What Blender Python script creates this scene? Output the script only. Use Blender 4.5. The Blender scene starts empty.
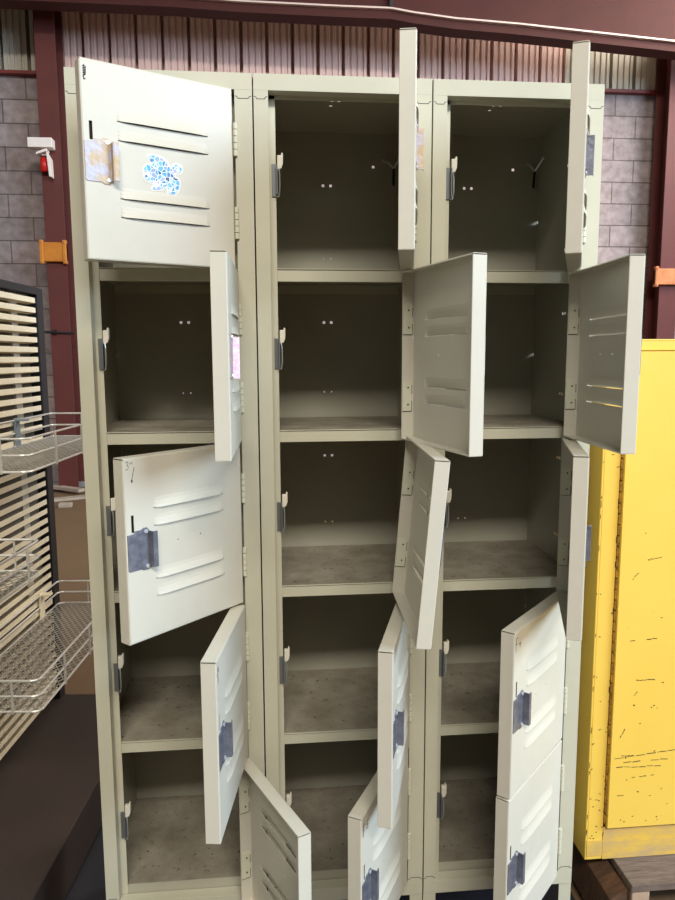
import bpy, math, random
from mathutils import Vector, Matrix
random.seed(7)
S = bpy.context.scene
COL = S.collection
R = math.radians

# ------------------------------------------------------------------ helpers
class MB:
    def __init__(self):
        self.v = []; self.f = []; self.m = []
    def quad(self, a, b, c, d, m=0):
        n = len(self.v); self.v += [tuple(a), tuple(b), tuple(c), tuple(d)]
        self.f.append((n, n+1, n+2, n+3)); self.m.append(m)
    def poly(self, pts, m=0):
        n = len(self.v); self.v += [tuple(p) for p in pts]
        self.f.append(tuple(range(n, n+len(pts)))); self.m.append(m)
    def hexa(self, c, m=0):
        n = len(self.v); self.v += [tuple(p) for p in c]
        for f in ((0,3,2,1),(4,5,6,7),(0,1,5,4),(1,2,6,5),(2,3,7,6),(3,0,4,7)):
            self.f.append(tuple(n+i for i in f)); self.m.append(m)
    def box(self, x0, x1, y0, y1, z0, z1, m=0):
        self.hexa([(x0,y0,z0),(x1,y0,z0),(x1,y1,z0),(x0,y1,z0),
                   (x0,y0,z1),(x1,y0,z1),(x1,y1,z1),(x0,y1,z1)], m)
    def bar(self, a, b, w, h=None, m=0, up=(0,0,1)):
        a = Vector(a); b = Vector(b); h = h or w
        d = (b-a).normalized(); u = Vector(up)
        if abs(d.dot(u)) > .95: u = Vector((1,0,0))
        s = d.cross(u).normalized(); u = s.cross(d).normalized()
        s *= w/2; u *= h/2
        self.hexa([a-s-u, a+s-u, b+s-u, b-s-u, a-s+u, a+s+u, b+s+u, b-s+u], m)
    def tube(self, pts, r, n=8, m=0, closed=False):
        pts = [Vector(p) for p in pts]; rings = []
        k = len(pts)
        rs = r if isinstance(r, (list, tuple)) else [r]*k
        for i, p in enumerate(pts):
            if closed: d = (pts[(i+1) % k]-pts[i-1]).normalized()
            else: d = (pts[min(i+1,k-1)]-pts[max(i-1,0)]).normalized()
            u = Vector((0,0,1)) if abs(d.z) < .9 else Vector((1,0,0))
            s = d.cross(u).normalized(); u = s.cross(d)
            base = len(self.v); rings.append(base)
            for j in range(n):
                a = 2*math.pi*j/n
                self.v.append(tuple(p+(s*math.cos(a)+u*math.sin(a))*rs[i]))
        for i in range(k if closed else k-1):
            a = rings[i]; b = rings[(i+1) % k]
            for j in range(n):
                self.f.append((a+j, a+(j+1)%n, b+(j+1)%n, b+j)); self.m.append(m)
        if not closed:
            self.f.append(tuple(rings[0]+j for j in range(n))[::-1]); self.m.append(m)
            self.f.append(tuple(rings[-1]+j for j in range(n))); self.m.append(m)
    def prism(self, pts, y0, y1, m=0):            # outline in x,z extruded along y
        n = len(self.v); k = len(pts)
        self.v += [(p[0], y0, p[1]) for p in pts] + [(p[0], y1, p[1]) for p in pts]
        self.f.append(tuple(range(n, n+k))); self.m.append(m)
        self.f.append(tuple(range(n+2*k-1, n+k-1, -1))); self.m.append(m)
        for i in range(k):
            j = (i+1) % k
            self.f.append((n+j, n+i, n+k+i, n+k+j)); self.m.append(m)
    def sheet(self, org, U, V, ulen, vlen, holes, m=0):
        """flat sheet with rectangular holes (u0,u1,v0,v1)"""
        org = Vector(org); U = Vector(U); V = Vector(V)
        us = sorted({0, ulen} | {h[0] for h in holes} | {h[1] for h in holes})
        vs = sorted({0, vlen} | {h[2] for h in holes} | {h[3] for h in holes})
        idx = {}
        def P(i, j):
            if (i, j) not in idx:
                idx[(i, j)] = len(self.v); self.v.append(tuple(org+U*us[i]+V*vs[j]))
            return idx[(i, j)]
        for i in range(len(us)-1):
            for j in range(len(vs)-1):
                cu = (us[i]+us[i+1])/2; cv = (vs[j]+vs[j+1])/2
                if any(h[0] < cu < h[1] and h[2] < cv < h[3] for h in holes): continue
                self.f.append((P(i,j), P(i+1,j), P(i+1,j+1), P(i,j+1))); self.m.append(m)
    def build(self, name, mats, parent=None, loc=(0,0,0), solid=0, bevel=0, smooth=False, off=0):
        me = bpy.data.meshes.new(name)
        me.from_pydata(self.v, [], self.f); me.update()
        if not isinstance(mats, (list, tuple)): mats = [mats]
        for x in mats: me.materials.append(x)
        for p, mi in zip(me.polygons, self.m):
            p.material_index = mi; p.use_smooth = smooth
        o = bpy.data.objects.new(name, me); COL.objects.link(o); o.location = loc
        if parent: o.parent = parent
        if solid:
            d = o.modifiers.new('solid', 'SOLIDIFY'); d.thickness = solid; d.offset = off
        if bevel:
            b = o.modifiers.new('bevel', 'BEVEL'); b.width = bevel; b.segments = 2; b.limit_method = 'ANGLE'
        return o

def tag(o, label=None, cat=None, group=None, kind=None):
    if label: o['label'] = label
    if cat: o['category'] = cat
    if group: o['group'] = group
    if kind: o['kind'] = kind
    return o
def empty(name, loc=(0,0,0), rz=0, parent=None):
    o = bpy.data.objects.new(name, None); COL.objects.link(o)
    o.location = loc; o.rotation_euler = (0,0,rz); o.empty_display_size = .05
    if parent: o.parent = parent
    return o

def c4(r, g, b):     # sRGB 0-255 -> linear
    f = lambda x: (x/255/12.92 if x/255 <= .04045 else ((x/255+.055)/1.055)**2.4)
    return (f(r), f(g), f(b), 1)

def mat(name, col, rough=.5, metal=0, col2=None, nscale=8, amt=.5, bump=0, bscale=60, spots=None, spotamt=.62,
        spotscale=25, coord='Object', stretch=(1,1,1), spec=.5):
    m = bpy.data.materials.new(name); m.use_nodes = True
    nt = m.node_tree; N = nt.nodes; L = nt.links
    b = N['Principled BSDF']
    b.inputs['Roughness'].default_value = rough; b.inputs['Metallic'].default_value = metal
    b.inputs['Specular IOR Level'].default_value = spec
    b.inputs['Base Color'].default_value = col
    tc = N.new('ShaderNodeTexCoord'); mp = N.new('ShaderNodeMapping')
    mp.inputs['Scale'].default_value = stretch
    L.new(tc.outputs[coord], mp.inputs['Vector'])
    out = None
    if col2:
        n = N.new('ShaderNodeTexNoise'); n.inputs['Scale'].default_value = nscale
        n.inputs['Detail'].default_value = 6; n.inputs['Roughness'].default_value = .65
        L.new(mp.outputs[0], n.inputs['Vector'])
        rp = N.new('ShaderNodeValToRGB'); rp.color_ramp.elements[0].position = .5-amt/2
        rp.color_ramp.elements[1].position = .5+amt/2
        rp.color_ramp.elements[0].color = col; rp.color_ramp.elements[1].color = col2
        L.new(n.outputs[0], rp.inputs[0]); out = rp.outputs[0]
    if spots:
        n = N.new('ShaderNodeTexNoise'); n.inputs['Scale'].default_value = spotscale
        n.inputs['Detail'].default_value = 8; n.inputs['Roughness'].default_value = .7
        L.new(mp.outputs[0], n.inputs['Vector'])
        rp = N.new('ShaderNodeValToRGB'); rp.color_ramp.elements[0].position = spotamt
        rp.color_ramp.elements[1].position = spotamt+.05
        L.new(n.outputs[0], rp.inputs[0])
        mx = N.new('ShaderNodeMix'); mx.data_type = 'RGBA'
        L.new(rp.outputs[0], mx.inputs['Factor'])
        if out: L.new(out, mx.inputs[6])
        else: mx.inputs[6].default_value = col
        mx.inputs[7].default_value = spots
        out = mx.outputs[2]
    if out: L.new(out, b.inputs['Base Color'])
    if bump:
        n = N.new('ShaderNodeTexNoise'); n.inputs['Scale'].default_value = bscale
        n.inputs['Detail'].default_value = 4
        L.new(mp.outputs[0], n.inputs['Vector'])
        bp = N.new('ShaderNodeBump'); bp.inputs['Strength'].default_value = bump
        bp.inputs['Distance'].default_value = .01
        L.new(n.outputs[0], bp.inputs['Height']); L.new(bp.outputs[0], b.inputs['Normal'])
    return m

M = {}
M['paint'] = mat('putty_paint', c4(194,190,168), .42, col2=c4(184,180,158), nscale=5, amt=.5, bump=.06, bscale=18)
M['door_paint'] = mat('door_paint', c4(206,200,184), .40, col2=c4(196,191,174), nscale=6, amt=.5, bump=.05, bscale=14,
                      spots=c4(168,158,140), spotamt=.72, spotscale=40)
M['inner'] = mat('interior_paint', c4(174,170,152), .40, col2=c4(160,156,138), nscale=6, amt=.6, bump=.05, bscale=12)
M['dust'] = mat('dusty_shelf', c4(156,148,130), .7, col2=c4(124,115,98), nscale=14, amt=.35, spots=c4(64,54,42), spotamt=.60, spotscale=75, bump=.1, bscale=120)
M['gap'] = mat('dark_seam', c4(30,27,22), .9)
M['zinc'] = mat('zinc_plate', c4(142,144,154), .42, metal=.6, col2=c4(106,108,120), nscale=60, amt=.3, bump=.1, bscale=150)
M['zinc_warm'] = mat('tarnished_zinc', c4(176,174,188), .5, metal=.4, col2=c4(182,158,124), nscale=35, amt=.2, bump=.1, bscale=120)
M['strike'] = mat('strike_metal', c4(120,122,122), .4, metal=.5)
M['rivet'] = mat('rivet_metal', c4(225,228,232), .3, metal=.6)
M['hinge'] = mat('hinge_paint', c4(206,203,180), .38)
M['knob'] = mat('cream_plastic', c4(214,206,188), .4)
M['wire'] = mat('bright_wire', c4(205,205,205), .3, metal=.8)
M['ink'] = mat('black_marker', c4(25,22,30), .7)
M['maroon'] = mat('maroon_steel', c4(94,38,32), .65, col2=c4(78,31,27), nscale=4, amt=.6, spots=c4(140,105,95), spotamt=.75, spotscale=12)
M['maroon_beam'] = mat('maroon_beam', c4(76,34,27), .7, col2=c4(64,28,23), nscale=4, amt=.6, spec=.3)
M['maroon_trim'] = mat('maroon_trim', c4(120,44,40), .5)
M['beam_lip'] = mat('beam_lip_highlight', c4(215,190,180), .45)  # lit flange edge put into the pale colour
M['yellow'] = mat('yellow_enamel', c4(238,200,90), .48, col2=c4(230,188,74), nscale=3, amt=.7, spots=c4(96,66,26), spotamt=.70, spotscale=36, bump=.06, bscale=9)
M['yellow_dark'] = mat('worn_yellow_hinge', c4(186,140,48), .6, col2=c4(110,74,26), nscale=50, amt=.3)
M['yellow_worn'] = mat('scuffed_yellow', c4(226,184,70), .55, col2=c4(190,160,110), nscale=12, amt=.3, spots=c4(90,60,30), spotamt=.68, spotscale=45, stretch=(1,1,3))
M['pallet'] = mat('weathered_wood', c4(128,112,100), .85, col2=c4(84,70,60), nscale=18, amt=.5, stretch=(1,6,1), bump=.3, bscale=40, spots=c4(50,38,32), spotamt=.68, spotscale=60)
M['pallet_end'] = mat('cut_wood', c4(190,164,140), .8, col2=c4(150,124,102), nscale=40, amt=.4)
M['pallet_brown'] = mat('brown_wood', c4(104,72,48), .85, col2=c4(62,42,28), nscale=16, amt=.4, stretch=(1,8,1), bump=.3)
M['slat'] = mat('cream_slat', c4(240,228,198), .5, col2=c4(226,212,182), nscale=10, amt=.5)
M['backing'] = mat('rack_backing', c4(120,112,98), .8, col2=c4(96,88,76), nscale=3, amt=.5)
M['black'] = mat('black_steel', c4(26,26,30), .5)
M['deck'] = mat('dark_deck', c4(62,50,44), .6, col2=c4(46,38,34), nscale=5, amt=.6, spots=c4(104,86,74), spotamt=.70, spotscale=90)
M['mat'] = mat('shade_black', c4(30,30,36), .8)  # near-black colour stands in for shade on the floor
M['bracket'] = mat('grey_bracket', c4(130,142,150), .45, metal=.4)
M['chrome'] = mat('wire_chrome', c4(214,212,204), .35, metal=.5)
M['meshm'] = mat('expanded_mesh', c4(176,172,162), .45, metal=.4)
M['white'] = mat('white_plastic', c4(230,222,215), .5)
M['red'] = mat('red_plastic', c4(200,30,30), .4)
M['orange'] = mat('orange_bracket', c4(204,130,34), .55, col2=c4(180,106,26), nscale=12, amt=.5)
M['rust'] = mat('rusty_orange', c4(206,136,84), .6, col2=c4(160,92,50), nscale=10, amt=.5)
M['plank'] = mat('pale_board', c4(190,176,160), .8, col2=c4(150,136,120), nscale=8, amt=.5)
M['grey_bag'] = mat('grey_sheet', c4(130,130,132), .7)
M['pink'] = mat('pink_label', c4(246,232,240), .6, col2=c4(228,190,216), nscale=160, amt=.25)

# concrete floor
M['floor'] = mat('concrete_floor', c4(122,97,68), .8, col2=c4(104,83,58), nscale=1.4, amt=.6, bump=.1, bscale=30, spots=c4(88,70,54), spotamt=.66, spotscale=5)

def cmu():
    m = bpy.data.materials.new('concrete_block'); m.use_nodes = True
    nt = m.node_tree; N = nt.nodes; L = nt.links; b = N['Principled BSDF']
    b.inputs['Roughness'].default_value = .9; b.inputs['Specular IOR Level'].default_value = .2
    tc = N.new('ShaderNodeTexCoord'); sp = N.new('ShaderNodeSeparateXYZ'); cb = N.new('ShaderNodeCombineXYZ')
    L.new(tc.outputs['Object'], sp.inputs[0]); L.new(sp.outputs['X'], cb.inputs['X']); L.new(sp.outputs['Z'], cb.inputs['Y'])
    mp = N.new('ShaderNodeMapping'); mp.inputs['Location'].default_value = (.12, -.03, 0)
    L.new(cb.outputs[0], mp.inputs['Vector'])
    br = N.new('ShaderNodeTexBrick'); L.new(mp.outputs[0], br.inputs['Vector'])
    br.inputs['Scale'].default_value = 1; br.inputs['Brick Width'].default_value = .42; br.inputs['Row Height'].default_value = .2035
    br.inputs['Mortar Size'].default_value = .006; br.inputs['Mortar Smooth'].default_value = .3; br.offset = .5
    br.inputs['Color1'].default_value = c4(168,156,154); br.inputs['Color2'].default_value = c4(146,136,136); br.inputs['Mortar'].default_value = c4(112,102,102)
    n = N.new('ShaderNodeTexNoise'); n.inputs['Scale'].default_value = 14; n.inputs['Detail'].default_value = 8
    L.new(mp.outputs[0], n.inputs['Vector'])
    rp = N.new('ShaderNodeValToRGB'); rp.color_ramp.elements[0].color = (.7,.68,.66,1); rp.color_ramp.elements[1].color = (1.1,1.08,1.1,1)
    rp.color_ramp.elements[0].position = .3; rp.color_ramp.elements[1].position = .7
    L.new(n.outputs[0], rp.inputs[0])
    mx = N.new('ShaderNodeMix'); mx.data_type = 'RGBA'; mx.blend_type = 'MULTIPLY'; mx.inputs['Factor'].default_value = 1
    L.new(br.outputs['Color'], mx.inputs[6]); L.new(rp.outputs[0], mx.inputs[7]); L.new(mx.outputs[2], b.inputs['Base Color'])
    bp = N.new('ShaderNodeBump'); bp.inputs['Strength'].default_value = .6; bp.inputs['Distance'].default_value = .01; bp.invert = True
    L.new(br.outputs['Fac'], bp.inputs['Height']); L.new(bp.outputs[0], b.inputs['Normal'])
    return m
M['cmu'] = cmu()
M['siding'] = mat('ribbed_siding', c4(232,200,190), .5, metal=.1, col2=c4(216,182,172), nscale=2, amt=.7, stretch=(2,1,.3))
M['siding_grey'] = mat('ribbed_siding_grey', c4(206,198,180), .5, metal=.1, col2=c4(180,172,156), nscale=5, amt=.6, stretch=(6,1,.4))

def turtle_mat():
    m = bpy.data.materials.new('turtle_print'); m.use_nodes = True
    nt = m.node_tree; N = nt.nodes; L = nt.links; b = N['Principled BSDF']; b.inputs['Roughness'].default_value = .35
    tc = N.new('ShaderNodeTexCoord')
    v = N.new('ShaderNodeTexVoronoi'); v.inputs['Scale'].default_value = 150; L.new(tc.outputs['Object'], v.inputs['Vector'])
    e = N.new('ShaderNodeTexVoronoi'); e.feature = 'DISTANCE_TO_EDGE'; e.inputs['Scale'].default_value = 150; L.new(tc.outputs['Object'], e.inputs['Vector'])
    sp = N.new('ShaderNodeSeparateColor'); L.new(v.outputs['Color'], sp.inputs[0])
    rp = N.new('ShaderNodeValToRGB'); cr = rp.color_ramp
    cr.elements[0].color = c4(30,60,110); cr.elements[1].color = c4(190,200,235)
    x = cr.elements.new(.35); x.color = c4(60,150,205); x = cr.elements.new(.6); x.color = c4(110,190,222); x = cr.elements.new(.8); x.color = c4(140,145,200)
    L.new(sp.outputs[0], rp.inputs[0])
    lt = N.new('ShaderNodeMath'); lt.operation = 'LESS_THAN'; lt.inputs[1].default_value = .06; L.new(e.outputs['Distance'], lt.inputs[0])
    mx = N.new('ShaderNodeMix'); mx.data_type = 'RGBA'; L.new(lt.outputs[0], mx.inputs['Factor']); L.new(rp.outputs[0], mx.inputs[6]); mx.inputs[7].default_value = c4(240,244,250)
    L.new(mx.outputs[2], b.inputs['Base Color'])
    return m
M['turtle'] = turtle_mat()

# ------------------------------------------------------------------ lockers
W = .305; HX = .0305; WD = .249; T = .0228; D0 = 1.6496; PIT = .2958; GAP = .0045; H = PIT-GAP
ZT = 1.676; DEP = .302; YS = .024
SH = [1.3624, 1.0773, .7862, .493]; ZF = .2

def door_mesh(parent_name='door'):
    mb = MB()
    ft, fb = H, 0
    # u from free edge -> x = -(WD-u);  d from top -> z = H-d
    X = lambda u: -(WD-u)
    c = .002
    holes = []
    def hole(u0, u1, d0, d1): holes.append((u0-c, u1-c, H-d1-c, H-d0-c))
    HG = .0046   # gap left at the hinge side
    LV = [.082, .110, .196, .224]
    for d in LV: hole(.053, .200, d-.016, d+.0017)
    hole(.0105, .0155, .088, .115)
    for u in (.0994, .1471): hole(u-.0012, u+.0012, .1418, .1442)
    mb.sheet((-WD+c, 0, c), (1,0,0), (0,0,1), WD-2*c-HG, H-2*c, holes)
    # louvres: curved hoods pressed outward, open along the bottom
    for d in LV:
        zt, zb = H-d+.016, H-d
        us = [.053, .059, .072, .09, .163, .181, .194, .200]
        dep = [0, .0025, .004, .0045, .0045, .004, .0025, 0]
        vs = [0, .35, .7, 1.0]; pr = [0, .22, .62, 1.0]
        g = {}
        for i, u in enumerate(us):
            for j, v in enumerate(vs):
                g[i, j] = len(mb.v); mb.v.append((X(u), -dep[i]*pr[j], zt+(zb-zt)*v - (.0008*pr[j] if dep[i] else 0)))
        for i in range(len(us)-1):
            for j in range(3):
                mb.f.append((g[i,j], g[i+1,j], g[i+1,j+1], g[i,j+1])); mb.m.append(0)
    # folded flanges
    def prof(): return [(c, 0), (c*.3, c*.3), (0, c), (0, T), (.0018, T)]
    P = prof()
    def strip(pt, a0, a1):
        for i in range(len(P)-1):
            (o1, y1), (o2, y2) = P[i], P[i+1]
            q = [pt(o1, y1, a0(o1)), pt(o1, y1, a1(o1)), pt(o2, y2, a1(o2)), pt(o2, y2, a0(o2))]
            mb.quad(*q)
    strip(lambda o, y, a: (-WD+o, y, a), lambda o: max(o, 0)+(.0004), lambda o: H-max(o, .0022))   # free edge
    strip(lambda o, y, a: (-o-HG, y, a), lambda o: o, lambda o: H-o)                              # hinge edge
    strip(lambda o, y, a: (a, y, H-o), lambda o: -WD+o, lambda o: -o-HG)                       # top
    strip(lambda o, y, a: (a, y, o), lambda o: -WD+o, lambda o: -o-HG)                       # bottom
    return mb

def latch(parent, m):
    mb = MB(); X = lambda u: -(WD-u)
    out = [(.0022,.117),(.0135,.117),(.016,.113),(.026,.113),(.031,.1105),(.038,.1105),(.042,.115),(.042,.174),(.038,.178),(.030,.178),(.026,.1755),(.0045,.1755),(.0022,.173)]
    mb.prism([(X(u), H-d) for u, d in out], -.0016, -.0002)
    mb.box(X(.0415), X(.043), -.0122, -.0002, H-.174, H-.1165)
    mb.box(X(.043), X(.0505), -.0122, -.0109, H-.174, H-.1165)
    o = mb.build('latch_plate', m, parent, bevel=.0004)
    o['label'] = 'shiny zinc latch plate with a pull flange'
    ib = MB(); ib.box(X(.006), X(.020), .0030, .0050, H-.125, H-.078)
    ib.build('lock_bar', M['gap'], parent)
    rv = MB()
    for u, d in ((.036,.1165), (.037,.172)):
        pts = [(X(u)+.0036*math.cos(a), H-d+.0030*math.sin(a)) for a in [k*math.pi/5 for k in range(10)]]
        rv.prism(pts, -.0030, -.0014)
    rv.build('rivet', M['rivet'], parent)

def hinge(parent, d):
    mb = MB(); z1 = H-d; z0 = z1-.0535
    n = 5
    for k in range(n):
        a = z0+(z1-z0)*k/n; b = z0+(z1-z0)*(k+1)/n-.0006
        mb.tube([(-.0008, -.0018, a), (-.0008, -.0018, b-.0005)], .0036, 10)
    xl = -.0046
    mb.box(xl-.0016, xl-.0006, .0045, .0215, z0, z1, 0)
    mb.box(xl-.0018, xl-.0008, .0045, .0215, z0-.0009, z0, 1); mb.box(xl-.0018, xl-.0008, .0036, .0045, z0, z0+.018, 1); mb.box(xl-.0018, xl-.0008, .0036, .0045, z0+.03, z1-.008, 1)
    for q in (.012, .042): mb.box(xl-.0024, xl-.0014, .010, .0125, z1-q-.0013, z1-q+.0013, 1)
    mb.build('hinge', [M['hinge'], M['gap']], parent, smooth=False)
    return z0, z1

def scribble(name, strokes, parent, r=.0006, label=None):
    mb = MB()
    for s in strokes:
        mb.tube([(-(WD-u), -.0004, H-d) for u, d in s], r, 5)
    o = mb.build(name, M['ink'], parent)
    if label: o['label'] = label
    return o

THETA = {'11':27,'12':89,'13':47,'14':82,'15':114.8,'21':79,'22':103.5,'23':88.9,'24':72.8,'25':61.2,
         '31':66,'32':86.7,'33':71.2,'34':47.2,'35':46.8}
DZ = {'25': .010, '34': -.001, '35': -.001, '24': 0}
DOORM = None
def make_door(root, col, row):
    global DOORM
    k = f'{col}{row}'
    zl = D0-row*PIT+GAP+DZ.get(k, 0)
    if DOORM is None:
        o = door_mesh().build('door', M['door_paint'], root, solid=.0009)
        DOORM = o.data
    else:
        o = bpy.data.objects.new('door', DOORM); COL.objects.link(o); o.parent = root
        d = o.modifiers.new('solid', 'SOLIDIFY'); d.thickness = .0009; d.offset = 0
    th = R(THETA[k])
    o.location = (W-HX, 0, zl); o.rotation_euler = (0, 0, th)
    if k == '23':     # hangs crooked on its hinges
        Mx = (Matrix.Translation((W-HX, 0, zl+H/2+.0077)) @ Matrix.Rotation(R(1.853), 4, 'X') @ Matrix.Rotation(R(4.477), 4, 'Y')
              @ Matrix.Rotation(th, 4, 'Z') @ Matrix.Translation((0, 0, -H/2)))
        o.matrix_local = Mx
        o['label'] = 'door hanging crooked on its hinges'
    latch(o, M['zinc_warm'] if k in ('11', '12', '21') else M['zinc'])
    for d in (.053, .188): hinge(o, d)
    return o

def turtle(parent):
    cu, cd = .123, .1515
    def pts(l, s=1): return [(-(WD-cu)+x*s, H-cd+z*s) for x, z in l]
    def ell(cx, cz, a, b, rot, n=20):
        r = R(rot); out = []
        for i in range(n):
            t = 2*math.pi*i/n; x = a*math.cos(t); z = b*math.sin(t)
            out.append((cx+x*math.cos(r)-z*math.sin(r), cz+x*math.sin(r)+z*math.cos(r)))
        return out
    shapes = [ell(-.002, 0, .021, .0165, -20), ell(.023, .011, .0075, .0065, 10),
              ell(-.008, .019, .0165, .0065, -14), ell(.016, -.017, .014, .0085, 62),
              ell(-.025, .006, .008, .0045, 40), ell(-.024, -.010, .008, .004, -30), ell(-.008, -.020, .012, .0045, 18)]
    root = None
    white = MB(); blue = MB()
    for i, s in enumerate(shapes):
        cx = sum(p[0] for p in s)/len(s); cz = sum(p[1] for p in s)/len(s)
        grow = [(cx+(x-cx)*1.0+(.0024 if x > cx else -.0024)*min(1, abs(x-cx)/.004), cz+(z-cz)+(.0024 if z > cz else -.0024)*min(1, abs(z-cz)/.004)) for x, z in s]
        white.prism(pts(grow), -.0007-i*.00003, -.0005)
        blue.prism(pts(s), -.0012-i*.00003, -.0009)
    o = MB(); o.v = white.v + blue.v; n = len(white.v)
    o.f = white.f + [tuple(n+i for i in f) for f in blue.f]; o.m = [0]*len(white.f)+[1]*len(blue.f)
    b = o.build('turtle_sticker', [M['white'], M['turtle']], parent)
    b['label'] = 'blue and white sea turtle sticker'

def jamb_hook(root, row):
    z1 = D0-(row-1)*PIT
    mb = MB()
    mb.box(.0300, .0375, .0215, .0232, z1-.166, z1-.112, 1)
    mb.box(.0375, .0395, .0125, .034, z1-.164, z1-.114, 1)
    o = mb.build('strike_plate', [M['hinge'], M['strike']], root, bevel=.0004)
    k = MB()
    pr = [(.0392, z1-.098), (.0455, z1-.098), (.0470, z1-.093), (.0495, z1-.095), (.0492, z1-.112), (.0465, z1-.120), (.0392, z1-.122)]
    k.prism(pr, .018, .027)
    k.build('strike_knob', M['knob'], root, bevel=.0012)
    w = MB()
    w.tube([(.0415, .020, z1-.118), (.0432, .017, z1-.130), (.0432, .016, z1-.155), (.0415, .018, z1-.166), (.0388, .022, z1-.166)], .0013, 6)
    w.build('strike_spring', M['wire'], root)

def make_column(ci, label):
    root = empty('locker_column', (ci*W, 0, 0))
    tag(root, label, 'locker', 'locker columns bolted side by side')
    e = .0012
    # face frame: posts, rails and stops
    f = MB(); t = .0014
    zb, zr = .155, .182
    f.box(e, .0255, 0, t, zr, D0); f.box(.0255-t, .0255, t, YS, zr, D0); f.box(.0255-t, .0370, YS, YS+t, zr, ZT-.006)
    f.box(e, e+t, t, .03, zb, ZT)
    f.box(W-HX, W-e, 0, t, zr, D0); f.box(W-HX, W-HX+t, t, YS, zr, D0); f.box(.267, W-HX+t, YS, YS+t, zr, ZT-.006)
    f.box(W-e-t, W-e, t, .03, zb, ZT)
    f.box(e, W-e, 0, t, D0, ZT); f.box(.0255, W-HX, YS, YS+t, D0-.006, D0+.004)
    f.box(.0255-t, W-HX+t, t, YS, D0, D0+t); 
    f.box(e, W-e, 0, t, zb, zr); f.box(.0255-t, W-HX+t, t, YS, zr-t, zr); f.box(e, W-e, t, .02, zb, zb+t)
    # joint lines where rail tabs meet the posts
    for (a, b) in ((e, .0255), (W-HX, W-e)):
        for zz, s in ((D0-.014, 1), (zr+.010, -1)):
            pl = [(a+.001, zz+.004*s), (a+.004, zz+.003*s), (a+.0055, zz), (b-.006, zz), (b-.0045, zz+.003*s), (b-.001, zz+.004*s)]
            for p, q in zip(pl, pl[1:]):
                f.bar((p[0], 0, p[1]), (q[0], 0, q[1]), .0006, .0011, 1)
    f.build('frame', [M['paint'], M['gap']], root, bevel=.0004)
    # side, back, top and bottom sheets
    hs = .0028
    def sq(u, v, s=hs): return (u-s, u+s, v-s, v+s)
    sideholes = []
    for sz in [1.676]+SH:
        pass
    zs = [SH[0], SH[1], SH[2], SH[3], ZF]
    for z in zs:
        for yy in (.105, .117): sideholes += [sq(yy, z-zb+.055), sq(yy, z-zb+.215)]
        sideholes += [sq(.272, z-zb+.135)]
    sp = MB(); sp.sheet((.0022, YS+.002, zb), (0,1,0), (0,0,1), DEP-YS-.002, ZT-zb-.001, sideholes)
    sp.build('side_panel', M['inner'], root, solid=.0008)
    sp = MB(); sp.sheet((W-.0022, YS+.002, zb), (0,1,0), (0,0,1), DEP-YS-.002, ZT-zb-.001, sideholes)
    sp.build('side_panel', M['inner'], root, solid=.0008)
    bh = []
    for z in (SH[0], SH[1], SH[2]):
        for u in (.138, .154): bh += [sq(u, z-zb+.205), sq(u, z-zb+.055, .0016)]
    bh += [sq(.03, SH[0]-zb+.25), sq(.245, SH[0]-zb+.245)]
    bp = MB(); bp.sheet((.001, DEP, zb), (1,0,0), (0,0,1), W-.002, ZT-zb-.001, bh)
    bp.build('back_panel', M['inner'], root, solid=.0008)
    tp = MB(); tp.sheet((.001, .001, ZT-.001), (1,0,0), (0,1,0), W-.002, DEP+.001, [sq(.142, .115), sq(.142, .14), sq(.155,.115)])
    tp.build('top_panel', M['inner'], root, solid=.0008)
    for i, z in enumerate(SH):
        s = MB(); s.box(.0030, W-.0030, YS+.004, DEP-.002, z-.0012, z, 0)
        s.box(.0372, .2548, YS, YS+.004, z-.0012, z, 1)
        s.box(.0030, W-.0030, YS+.0022, YS+.004, z-.022, z-.0012, 1)
        s.box(.0030, W-.0030, YS+.004, YS+.014, z-.022, z-.0210, 1)
        s.box(.0030, W-.0030, DEP-.004, DEP-.0015, z-.02, z-.0012, 1)
        s.build('shelf', [M['dust'] if i else M['inner'], M['paint']], root, bevel=.0005)
    s = MB(); s.box(.003, W-.003, YS+.003, DEP-.002, ZF-.0015, ZF, 0); s.box(.003, W-.003, YS+.0016, YS+.003, zr-.02, ZF, 1)
    s.build('floor_panel', [M['dust'], M['inner']], root, bevel=.0005)
    for (x0, x1, y0, sx, sy) in ((.001, .026, .002, 1, 1), (W-.026, W-.001, .002, -1, 1), (.001, .026, DEP-.002, 1, -1), (W-.026, W-.001, DEP-.002, -1, -1)):
        l = MB()
        y1 = y0+.0016*sy
        l.box(x0, x1, min(y0, y1), max(y0, y1), -.0005+.0067, zb-.0005)
        xa = x0 if sx > 0 else x1
        l.box(min(xa, xa+.0016*sx), max(xa, xa+.0016*sx), min(y1, y1+.024*sy), max(y1, y1+.024*sy), -.0005+.0067, zb-.0005)
        l.build('leg', M['paint'], root, bevel=.0004)
    ds = {}
    for r in range(1, 6):
        jamb_hook(root, r)
        ds[r] = make_door(root, ci+1, r)
    return root, ds

def coat_hook(root, x, y, z):
    h = MB()
    h.tube([(x, y, z-.055), (x, y-.004, z-.03), (x, y-.006, z-.022)], .0025, 7, 1)
    h.tube([(x, y-.006, z-.022), (x-.012, y-.012, z-.012), (x-.026, y-.02, z-.010)], [.002, .0022, .0028], 7)
    h.tube([(x, y-.006, z-.022), (x+.008, y-.014, z-.008), (x+.013, y-.022, z+.003)], [.002, .0022, .0028], 7)
    o = h.build('coat_hook', [M['rivet'], M['gap']], root); o['label'] = 'bright two-pronged coat hook'

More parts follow.
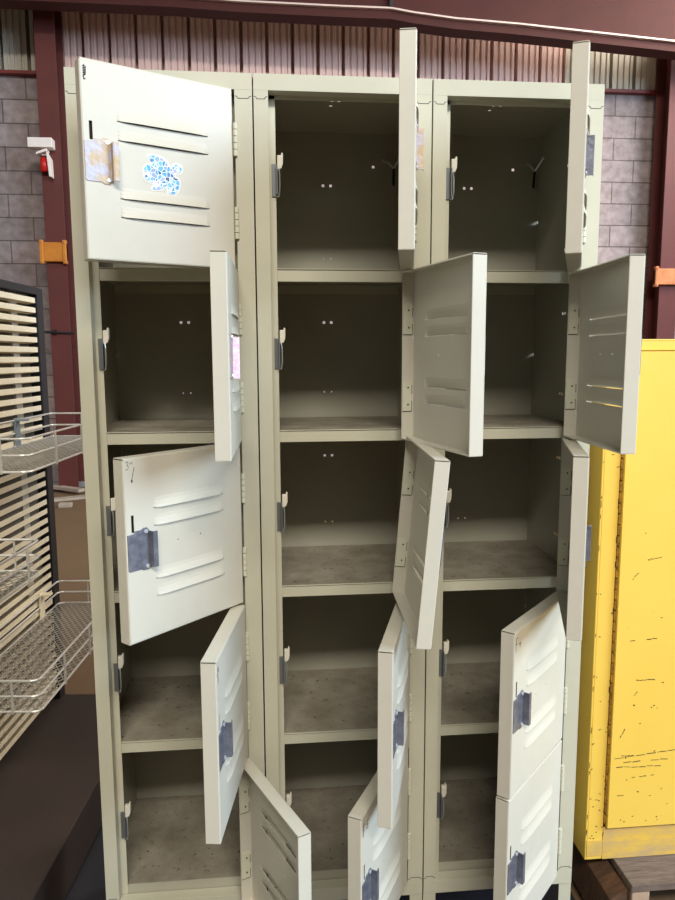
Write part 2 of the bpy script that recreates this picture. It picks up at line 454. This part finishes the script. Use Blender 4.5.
c1, d1 = make_column(0, 'leftmost tall putty metal locker column with sea turtle sticker on its top door')
c2, d2 = make_column(1, 'middle tall putty metal locker column, its third door hanging crooked')
c3, d3 = make_column(2, 'rightmost tall putty metal locker column, beside the yellow cabinet')
turtle(d1[1])
coat_hook(c2, .287, .288, 1.622); coat_hook(c3, .287, .288, 1.622)
# marker scrawls
zz = [(.0065+.002*math.sin(i*2.1), .010+i*.0011) for i in range(16)]
scribble('marker_scrawl', [zz, [(.009, .012), (.0085, .024)], [(.0055,.027),(.0065,.031),(.0085,.029)]], d1[1], .0009, 'black marker scrawl')
scribble('marker_digit', [[(.0045,.006),(.0085,.0045),(.0095,.008),(.0065,.010),(.0100,.0125),(.0085,.016),(.0045,.017)], [(.013,.006),(.013,.009)], [(.016,.006),(.016,.009)]], d1[3], .0005, 'handwritten number three')
scr = MB(); scr.tube([(-(WD-.020), -.0003, H-.014), (-(WD-.015), -.0003, H-.033)], .0005, 5); scr.tube([(-(WD-.015), -.0004, H-.033), (-(WD-.0145), -.0004, H-.037)], .0013, 5)
scr.build('scratch', M['gap'], d1[3])
scribble('marker_scrawl', [[(.008,.016),(.008,.036)],[(.008,.016),(.015,.016)],[(.008,.026),(.013,.026)],[(.024,.018),(.024,.032),(.031,.032)],[(.024,.018),(.031,.018)],[(.024,.025),(.029,.025)]], d2[5], .0006, 'black marker letters')
scribble('marker_scrawl', [[(.006,.012),(.006,.034)],[(.006,.012),(.012,.010)],[(.006,.022),(.011,.021)],[(.018,.024),(.024,.022),(.022,.030)]], d3[4], .0006, 'small black marker scrawl')
scribble('marker_scrawl', [[(.007,.012),(.009,.018),(.006,.024),(.010,.030),(.008,.036)],[(.012,.012),(.013,.020)]], d1[4], .0006, 'small black marker scrawl')
# pink paper label on pull flange of the second left door
pl = MB(); pl.box(-(WD-.0405), -(WD-.0414), -.0122, -.0022, H-.176, H-.1165)
o = pl.build('paper_label', M['pink'], d1[2]); o['label'] = 'pink and white paper label'

# ------------------------------------------------------------------ yellow cabinet on pallet
cab = empty('storage_cabinet', (.978, .079, .14))
tag(cab, 'scuffed yellow steel storage cabinet standing on a wooden pallet', 'cabinet')
CW, CD, CH = 1.09, .46, 1.10
b = MB()
t = .004
b.box(0, t, 0, CD, 0, CH); b.box(CW-t, CW, 0, CD, 0, CH); b.box(t, CW-t, CD-t, CD, 0, CH); b.box(t, CW-t, 0, CD-t, CH-t, CH); b.box(t, CW-t, 0, CD-t, .03, .034)
b.box(t, .038, 0, .003, 0, CH-t); b.box(CW-.038, CW-t, 0, .003, 0, CH-t)
b.box(.038, CW-.038, 0, .003, CH-.022, CH-t); b.box(.038, CW-.038, .010, .013, .05, CH-.022, 2)
b.build('body', [M['yellow'], M['yellow_dark'], M['gap']], cab, bevel=.0015)
b = MB(); b.box(.038, CW-.038, -.001, .003, 0, .073); b.box(.003, .0375, -.0012, -.0002, .008, .045)
b.build('sill', M['yellow_worn'], cab, bevel=.001)
for s in (0, 1):
    x0, x1 = (.0425, CW/2-.002) if s == 0 else (CW/2+.002, CW-.0425)
    b = MB(); b.box(x0, x1, -.010, .008, .077, CH-.0235)
    if s == 0: b.bar((x1-.0005, -.0115, .08), (x1-.0005, -.0115, CH-.03), .001, .003)
    dr = b.build('door', M['yellow'], cab, bevel=.0025)
    hg = MB(); xh = x0-.0022 if s == 0 else x1+.0022
    n = 44
    for k in range(n):
        a = .085+(CH-.115)*k/n; hg.tube([(xh, -.0015, a), (xh, -.0015, a+(CH-.115)/n-.0035)], .0026, 8)
    hg.build('piano_hinge', M['yellow_dark'], dr)
    if s == 1:
        hd = MB(); hd.box(x0+.03, x0+.075, -.018, -.010, .53, .65); hd.bar((x0+.052, -.026, .56), (x0+.052, -.026, .62), .014)
        hd.bar((x0+.052, -.016, .59), (x0+.052, -.030, .59), .012)
        hd.build('handle', M['black'], dr, bevel=.002)
# scratches on the left door: thin dark scrapes
scr = MB(); rr = random.Random(3)
def onY0(x, z): return (x, -.0103, z)
def scrape(x, z, l, a, w=.0012):
    n = 6; last = None
    for i in range(n):
        if rr.random() < .25: last = None; continue
        p = (x+l*i/n, z+a*i/n+rr.uniform(-.001, .001)); q = (x+l*(i+.85)/n, z+a*(i+.85)/n+rr.uniform(-.001, .001))
        scr.bar(onY0(*p), onY0(*q), .0005, w*rr.uniform(.5, 1.3))
for (x, z, l, a) in ((.06,.49,.07,.004),(.08,.405,.05,0),(.05,.235,.14,.012),(.07,.225,.12,.004),(.055,.215,.10,-.002),(.06,.28,.01,.02),
                     (.052,.24,.04,.0),(.09,.19,.05,.003),(.12,.34,.012,.01),(.07,.62,.012,.015),(.10,.66,.03,.005),(.085,.37,.008,.012),(.05,.15,.03,.002),(.15,.245,.1,.004),(.2,.23,.2,.01),(.3,.4,.08,.0)):
    scrape(x, z, l, a)
for k in range(60):
    x = .05+rr.random()*.45; z = .09+rr.random()**2*.9
    scr.bar(onY0(x, z), onY0(x+rr.uniform(.001,.004), z+rr.uniform(-.002,.002)), .0005, rr.uniform(.0008,.0022))
for k in range(46):
    z = .05+rr.random()**1.3*.95; x = rr.choice((.0008, .0015, .036, .0365))+rr.uniform(0, .001)
    scr.bar((x, -.0004, z), (x+rr.uniform(-.0006, .0015), -.0004, z+rr.uniform(.002, .014)), .0012, .0007)
for k in range(26):
    x = .004+rr.random()*.03; z = .05+rr.random()**2*.9
    scr.bar((x, -.0004, z), (x+rr.uniform(.001, .006), -.0004, z+rr.uniform(-.003, .003)), .0007, .0011)
sc_ = scr.build('scratches', M['gap'], cab); sc_['kind'] = 'stuff'

pal = empty('wooden_pallet', (1.0, .0, 0))
tag(pal, 'weathered wooden pallet under the yellow cabinet', 'pallet')
for i, y0 in enumerate((.0, .125, .25, .375, .50)):
    b = MB(); b.box(.042, 1.15, y0, y0+.095, .122, .139, 0)
    b.build('deck_board', M['pallet'], pal, bevel=.002)
for i, x0 in enumerate((.046, .55, 1.06)):
    b = MB(); b.box(x0, x0+.038, .004, .595, .018, .1215)
    b.build('stringer', M['pallet_end'], pal, bevel=.002)
b = MB(); b.hexa([(-.004,.01,.018),(.040,.01,.018),(.040,.595,.018),(-.004,.595,.018),(.004,.01,.100),(.040,.01,.121),(.040,.595,.121),(.004,.595,.100)])
b.build('stringer', M['pallet_brown'], pal, bevel=.002)
for y0 in (.0, .25, .5):
    b = MB(); b.box(-.004, 1.15, y0, y0+.09, 0, .0175); b.build('bottom_board', M['pallet'], pal, bevel=.002)

# ------------------------------------------------------------------ slatted rack with deck and baskets
AZ = R(5)
rack = empty('slatted_display_rack', (-.345, .95, 0), -AZ)   # local +Y = away, -Y = towards camera
tag(rack, 'black framed display rack with cream slats, left of the lockers', 'display rack')
LEN = 1.7
b = MB(); b.box(-.030, .002, -.03, .012, .02, 1.412); b.build('post', M['black'], rack, bevel=.002)
b = MB(); b.box(-.030, .002, -LEN, -LEN+.035, .02, 1.412); b.build('post', M['black'], rack, bevel=.002)
b = MB(); b.box(-.030, .004, -LEN+.035, -.03, 1.390, 1.412); b.build('top_rail', M['black'], rack, bevel=.002)
b = MB()
z = 1.366
while z > .17:
    b.hexa([(-.022, -LEN+.04, z-.004), (.000, -LEN+.04, z), (.000, -.040, z), (-.022, -.040, z-.004),
            (-.022, -LEN+.04, z+.004), (.000, -LEN+.04, z+.0172), (.000, -.040, z+.0155), (-.022, -.040, z+.004)], 0)
    z -= .0282
b.build('slat_panel', [M['slat']], rack, bevel=.001)
b = MB(); b.box(-.034, -.030, -LEN+.02, -.012, .16, 1.39); b.build('back_sheet', M['backing'], rack)
b = MB()
for yy in (-.13, -.75, -1.3): b.box(-.0298, -.023, yy-.02, yy+.02, .16, 1.389)
b.build('upright_strip', M['chrome'], rack)
b = MB(); b.box(-.03, .262, -LEN, .0, .128, .15); b.box(.244, .262, -LEN, .0, .02, .1275); b.box(-.03, .244, -.018, -.001, .02, .1275); b.box(.2622,.2645,-LEN,0,.118,.15)
b.build('base_deck', M['deck'], rack, bevel=.002)
for yy in (-.05, -.85, -LEN+.05):
    b = MB(); b.box(-.02, .24, yy-.02, yy+.02, 0, .0195); b.build('foot', M['black'], rack)

def basket(z, y_near, label, clip_m, y_clip):
    # local coords of rack: x outward, y along
    o = empty('wire_basket', (0,0,0)); L_ = .69; Wd = .222; Hh = .070
    loc = Matrix.Translation((-.345,.95,0)) @ Matrix.Rotation(-AZ, 4, 'Z') @ Matrix.Translation((.004, y_near, z))
    o.matrix_world = loc
    tag(o, label, 'basket', 'wire baskets hung on the slatted rack')
    w = MB(); r = .0028
    def ring(zz, rr=r):
        c = .016; pts = []
        for cx, cy, a0 in ((Wd-c, c, -90), (Wd-c, L_-c, 0), (c, L_-c, 90), (c, c, 180)):
            for k in range(5):
                a = R(a0+k*22.5); pts.append((cx+c*math.cos(a), cy+c*math.sin(a), zz))
        w.tube(pts, rr, 6, closed=True)
    ring(.0); ring(Hh*.5); ring(Hh, .0027)
    for yy in (.14, .31, .48, .62): 
        w.tube([(Wd+r, yy, -.004), (Wd+r, yy, Hh+.001)], r, 6)
    for xx in (.09, .165):
        w.tube([(xx, -r, -.004), (xx, -r, Hh+.001)], r, 6); w.tube([(xx, L_+r, -.004), (xx, L_+r, Hh+.001)], r*.8, 6)
    w.build('wire_frame', M['chrome'], o)
    m = MB(); p = .011
    def seg(s, sgn):
        # line x*sgn + y = s clipped to rectangle
        pts = []
        a = .004; bx = Wd-.004; ay = .004; by = L_-.004
        x0, x1 = a, bx
        ya = s-sgn*x0*1.6; yb = s-sgn*x1*1.6
        t0, t1 = 0, 1
        dy = yb-ya
        for lo in (True, False):
            lim = ay if lo else by
            if abs(dy) > 1e-9:
                t = (lim-ya)/dy
                if (dy > 0) == lo: t0 = max(t0, t)
                else: t1 = min(t1, t)
        if t1 <= t0: return
        m.bar((x0+(x1-x0)*t0, ya+dy*t0, .001), (x0+(x1-x0)*t1, ya+dy*t1, .001), .0026, .0016)
    s = -.4
    while s < L_+.4:
        seg(s, 1); seg(s, -1); s += p*2.4
    mo = m.build('mesh_floor', M['meshm'], o); mo['label'] = 'expanded metal mesh floor'
    k = MB(); k.box(-.002, .004, y_clip-.014, y_clip+.014, -.01, Hh+.006); k.box(.004, .03, y_clip-.012, y_clip+.012, Hh-.002, Hh+.004)
    k.build('bracket', clip_m, o, bevel=.001)
    return o
basket(.972, -.67, 'wire basket hung highest on the slatted rack, its end reaching behind the locker', M['bracket'], .45)
basket(.750, -1.33, 'wire basket at middle height on the rack, nearest and cut by the photo edge', M['bracket'], .40)
basket(.452, -.69, 'wire basket hung lowest on the slatted rack, above the dark deck', M['slat'], .56)

# ------------------------------------------------------------------ building shell
b = MB(); b.box(-5, 8, -3.5, 5.9, -.05, 0)
tag(b.build('floor', M['floor']), kind='structure')
b = MB(); b.box(-5, 8, 5.65, 5.85, 0, 3.70)
tag(b.build('wall_back', M['cmu']), kind='structure')
b = MB(); b.box(-5.2, -5, -3.5, 5.85, 0, 5.25)
tag(b.build('wall_left', M['cmu']), kind='structure')
b = MB(); b.box(-5.2, 8, -.2, 5.85, 5.25, 5.35)
tag(b.build('ceiling', M['siding_grey']), kind='structure')
def siding(name, x0, x1, m, y=5.62):
    b = MB(); x = x0; p = .232; prof = [(0, 0), (.030, 0), (.036, .012), (.052, .012), (.058, 0), (.088, 0), (.094, .012), (.110, .012), (.116, 0), (.146, 0), (.152, .012), (.168, .012), (.174, 0), (.198, 0), (.206, .09), (.226, .09)]
    pts = []
    while x < x1-1e-6:
        pts += [(x+u, y+v) for u, v in prof]; x += p
    pts.append((x, y))
    for (xa, ya), (xb, yb) in zip(pts, pts[1:]):
        b.quad((xa, ya, 3.715), (xb, yb, 3.715), (xb, yb, 5.2), (xa, ya, 5.2))
    return tag(b.build(name, m, solid=.001), kind='structure')
siding('wall_siding', -1.50, 3.13, M['siding'])
siding('wall_siding', -4.98, -1.52, M['siding_grey'])
siding('wall_siding', 3.14, 7.0, M['siding_grey'])
b = MB(); b.box(-5, 8, 5.58, 5.66, 3.685, 3.712); tag(b.build('trim_1', M['maroon_trim']), kind='structure')

def steel_column(x0, x1, y0, y1, label):
    o = MB(); tf = .014
    o.box(x0, x1, y0, y0+tf, 0, 5.2); o.box(x0, x1, y1-tf, y1, 0, 5.2); o.box((x0+x1)/2-.006, (x0+x1)/2+.006, y0+tf, y1-tf, 0, 5.2)
    return tag(o.build('steel_column', M['maroon'], bevel=.002), label, 'column')
steel_column(-1.61, -1.44, 5.33, 5.575, 'maroon steel column against the block wall, left of the lockers')
steel_column(4.02, 4.20, 5.33, 5.575, 'maroon steel column against the block wall, right of the lockers')

# roof beam with lip coloured pale for its highlight: outline follows the sagging lower edge
bm = empty('roof_beam', (0, 4.95, 4.0))
tag(bm, 'maroon steel beam with a lip coloured pale as a highlight running under the roof', 'beam')
edge = [(-5, .09), (-.39, .071), (.126, .053), (.9, .046), (1.36, .046), (1.55, .020), (1.9, -.012), (2.48, -.038), (3.2, -.085), (3.86, -.127), (5.2, -.21), (7, -.33)]
w_ = MB()
top = [(x, z+ (.9 if x < 3 else .34+.0*(x))) for x, z in edge]
for (a, b2), (ta, tb) in zip(zip(edge, edge[1:]), zip(top, top[1:])):
    w_.hexa([(a[0],0,a[1]), (b2[0],0,b2[1]), (b2[0],.02,b2[1]), (a[0],.02,a[1]), (ta[0],0,ta[1]), (tb[0],0,tb[1]), (tb[0],.02,tb[1]), (ta[0],.02,ta[1])])
w_.build('web', M['maroon_beam'], bm)
l = MB()
for a, b2 in zip(edge, edge[1:]):
    l.hexa([(a[0],-.03,a[1]-.009), (b2[0],-.03,b2[1]-.009), (b2[0],-.0005,b2[1]-.009), (a[0],-.0005,a[1]-.009), (a[0],-.03,a[1]+.004), (b2[0],-.03,b2[1]+.004), (b2[0],-.0005,b2[1]+.004), (a[0],-.0005,a[1]+.004)])
lo = l.build('lip', M['beam_lip'], bm); lo['label'] = 'lower lip coloured pale as a highlight'
l = MB()
for a, b2 in zip(edge, edge[1:]):
    l.hexa([(a[0],.001,a[1]-.075), (b2[0],.001,b2[1]-.075), (b2[0],.16,b2[1]-.075), (a[0],.16,a[1]-.075), (a[0],.001,a[1]-.0095), (b2[0],.001,b2[1]-.0095), (b2[0],.16,b2[1]-.0095), (a[0],.16,a[1]-.0095)])
l.build('lower_flange', M['maroon_beam'], bm)
l = MB(); l.box(1.345, 1.375, -.034, -.0, .055, .6); l.build('stiffener', M['black'], bm)

b = MB(); b.box(-.62, .985, -.9, .95, .0005, .006)  # dark sheet added where the floor lies in shade
tag(b.build('shade_mat', M['mat'], bevel=.001), 'near-black mat standing in for shaded floor beneath the lockers and the rack', 'mat')

# alarm on left column
al = empty('alarm_beacon', (-1.57, 5.33, 2.8))
tag(al, 'small white alarm beacon with red lens on the left maroon column', 'alarm')
b = MB(); b.box(-.115, .085, -.10, -.0, .175, .255); b.box(-.02, .02, -.05, 0, .12, .175); b.build('housing', M['white'], al, bevel=.004)
b = MB(); b.hexa([(-.055,-.09,.12),(.04,-.09,.15),(.04,-.01,.15),(-.055,-.01,.12),(-.05,-.09,.14),(.035,-.09,.172),(.035,-.01,.172),(-.05,-.01,.14)])
b.hexa([(.045,-.09,-.06),(.065,-.09,-.06),(.065,-.01,-.06),(.045,-.01,-.06),(.03,-.09,.15),(.062,-.09,.09),(.062,-.01,.09),(.03,-.01,.15)]); b.build('shield', M['white'], al, bevel=.003)
b = MB(); b.tube([(0,-.05,-.01),(0,-.05,.10)], [.036,.03], 14); b.build('lens', M['red'], al, smooth=True)

def clamp(x0, x1, z0, z1, m, label):
    r = empty('column_bracket', ((x0+x1)/2, 5.33, z0)); tag(r, label, 'bracket', 'brackets on the steel columns')
    w = (x1-x0)/2; h = z1-z0
    b = MB(); b.box(-w, w, -.045, -.001, .02, h-.02); b.box(-w, -w+.035, -.05, -.001, 0, h); b.box(w-.035, w, -.05, -.001, 0, h); b.build('plate', m, r, bevel=.008)
    for sx in (-1, 1):
        for zz in (.02, h-.02):
            b = MB(); b.tube([(sx*(w-.0175), -.056, zz), (sx*(w-.0175), -.0505, zz)], .010, 6); b.build('bolt', M['rust'], r)
clamp(-1.655, -1.425, 2.02, 2.225, M['orange'], 'orange steel bracket clamped around the left maroon column')
clamp(3.95, 4.28, 1.85, 2.04, M['rust'], 'rust orange bracket clamped around the right maroon column')
b = MB(); b.tube([(-1.66, 5.321, 1.435), (-1.40, 5.321, 1.425)], .010, 8); b.tube([(-1.58,5.30,1.435),(-1.55,5.30,1.435)], .02, 8)
tag(b.build('tie_rod', M['black']), 'short dark rod fixed across the left maroon column', 'rod')

# boards lying by the wall
def board(x, y, z, l, w, h, a, m, label, tilt=0):
    b = MB(); b.box(-l/2, l/2, -w/2, w/2, 0, h)
    o = b.build('loose_board', m, None, (x, y, z), bevel=.003); o.rotation_euler = (0, tilt, a)
    return tag(o, label, 'board', 'loose boards on the floor by the wall')
board(-1.47, 4.90, .001, .62, .09, .022, R(25), M['plank'], 'pale loose board lying nearest, across the brown floor')
board(-1.55, 5.28, .024, .45, .07, .03, R(-35), M['plank'], 'pale loose board lying angled, in the middle of the scrap boards')
board(-1.62, 5.57, .001, .80, .10, .05, R(2), M['grey_bag'], 'grey flat board lying against the block wall')
board(-1.86, 4.80, .001, .5, .12, .06, R(80), M['plank'], 'thick pale loose board lying leftmost beside the rack post')
board(-1.08, 5.1, .001, .42, .05, .05, R(75), M['plank'], 'narrow pale loose board lying rightmost, close to the locker edge')
b = MB(); b.box(-.05, .05, -.03, .03, 0, .035); tag(b.build('wood_offcut', M['plank'], None, (-1.36, 4.62, 0), bevel=.004), 'small pale wood offcut lying alone on the brown floor', 'offcut')

# ------------------------------------------------------------------ light
wd = bpy.data.worlds.new('World'); S.world = wd; wd.use_nodes = True
bg = wd.node_tree.nodes['Background']; bg.inputs[0].default_value = (1, .88, .72, 1); bg.inputs[1].default_value = .05
def area(name, loc, target, sx, sy, power, col):
    L_ = bpy.data.lights.new(name, 'AREA'); L_.shape = 'RECTANGLE'; L_.size = sx; L_.size_y = sy; L_.energy = power; L_.color = col
    o = bpy.data.objects.new(name, L_); COL.objects.link(o); o.location = loc
    d = Vector(target)-Vector(loc); o.rotation_euler = d.to_track_quat('-Z', 'Y').to_euler()
    return o
area('high_bay_opening', (.9, -6.3, 6.6), (.5, 0, 1.0), 5.0, .9, 1050, (1.0, .95, .87))
area('bay_door_daylight', (6.6, -3.2, 3.9), (.5, 0, .9), 4.6, 3.0, 1120, (.63, .80, 1.0))
area('rear_roof_fill', (5.3, 3.4, 5.1), (1.0, 5.3, 2.2), 3.0, 2.4, 760, (1.0, .93, .86))  # added fill light to brighten the rear wall, siding and slats

# ------------------------------------------------------------------ camera
cam = bpy.data.cameras.new('Camera'); co = bpy.data.objects.new('Camera', cam); COL.objects.link(co); S.camera = co
cam.sensor_fit = 'VERTICAL'; cam.sensor_height = 24; cam.lens = 710.4943/900*24
yaw, pitch, roll = R(5.3001), R(7.4803), R(-.2488)
cy, sy, cp, sp = math.cos(yaw), math.sin(yaw), math.cos(pitch), math.sin(pitch)
F = Vector((sy*cp, cy*cp, -sp)); R0 = Vector((cy, -sy, 0)); U0 = R0.cross(F)
Rr = R0*math.cos(roll)+U0*math.sin(roll); Uu = -R0*math.sin(roll)+U0*math.cos(roll)
mt = Matrix((Rr, Uu, -F)).transposed().to_4x4(); mt.translation = Vector((.3277, -1.2575, 1.2087))
co.matrix_world = mt; cam.clip_start = .05
S.view_settings.view_transform = 'Standard'; S.view_settings.look = 'None'; S.view_settings.gamma = 1
S.view_settings.use_curve_mapping = False; S.view_settings.exposure = -.48
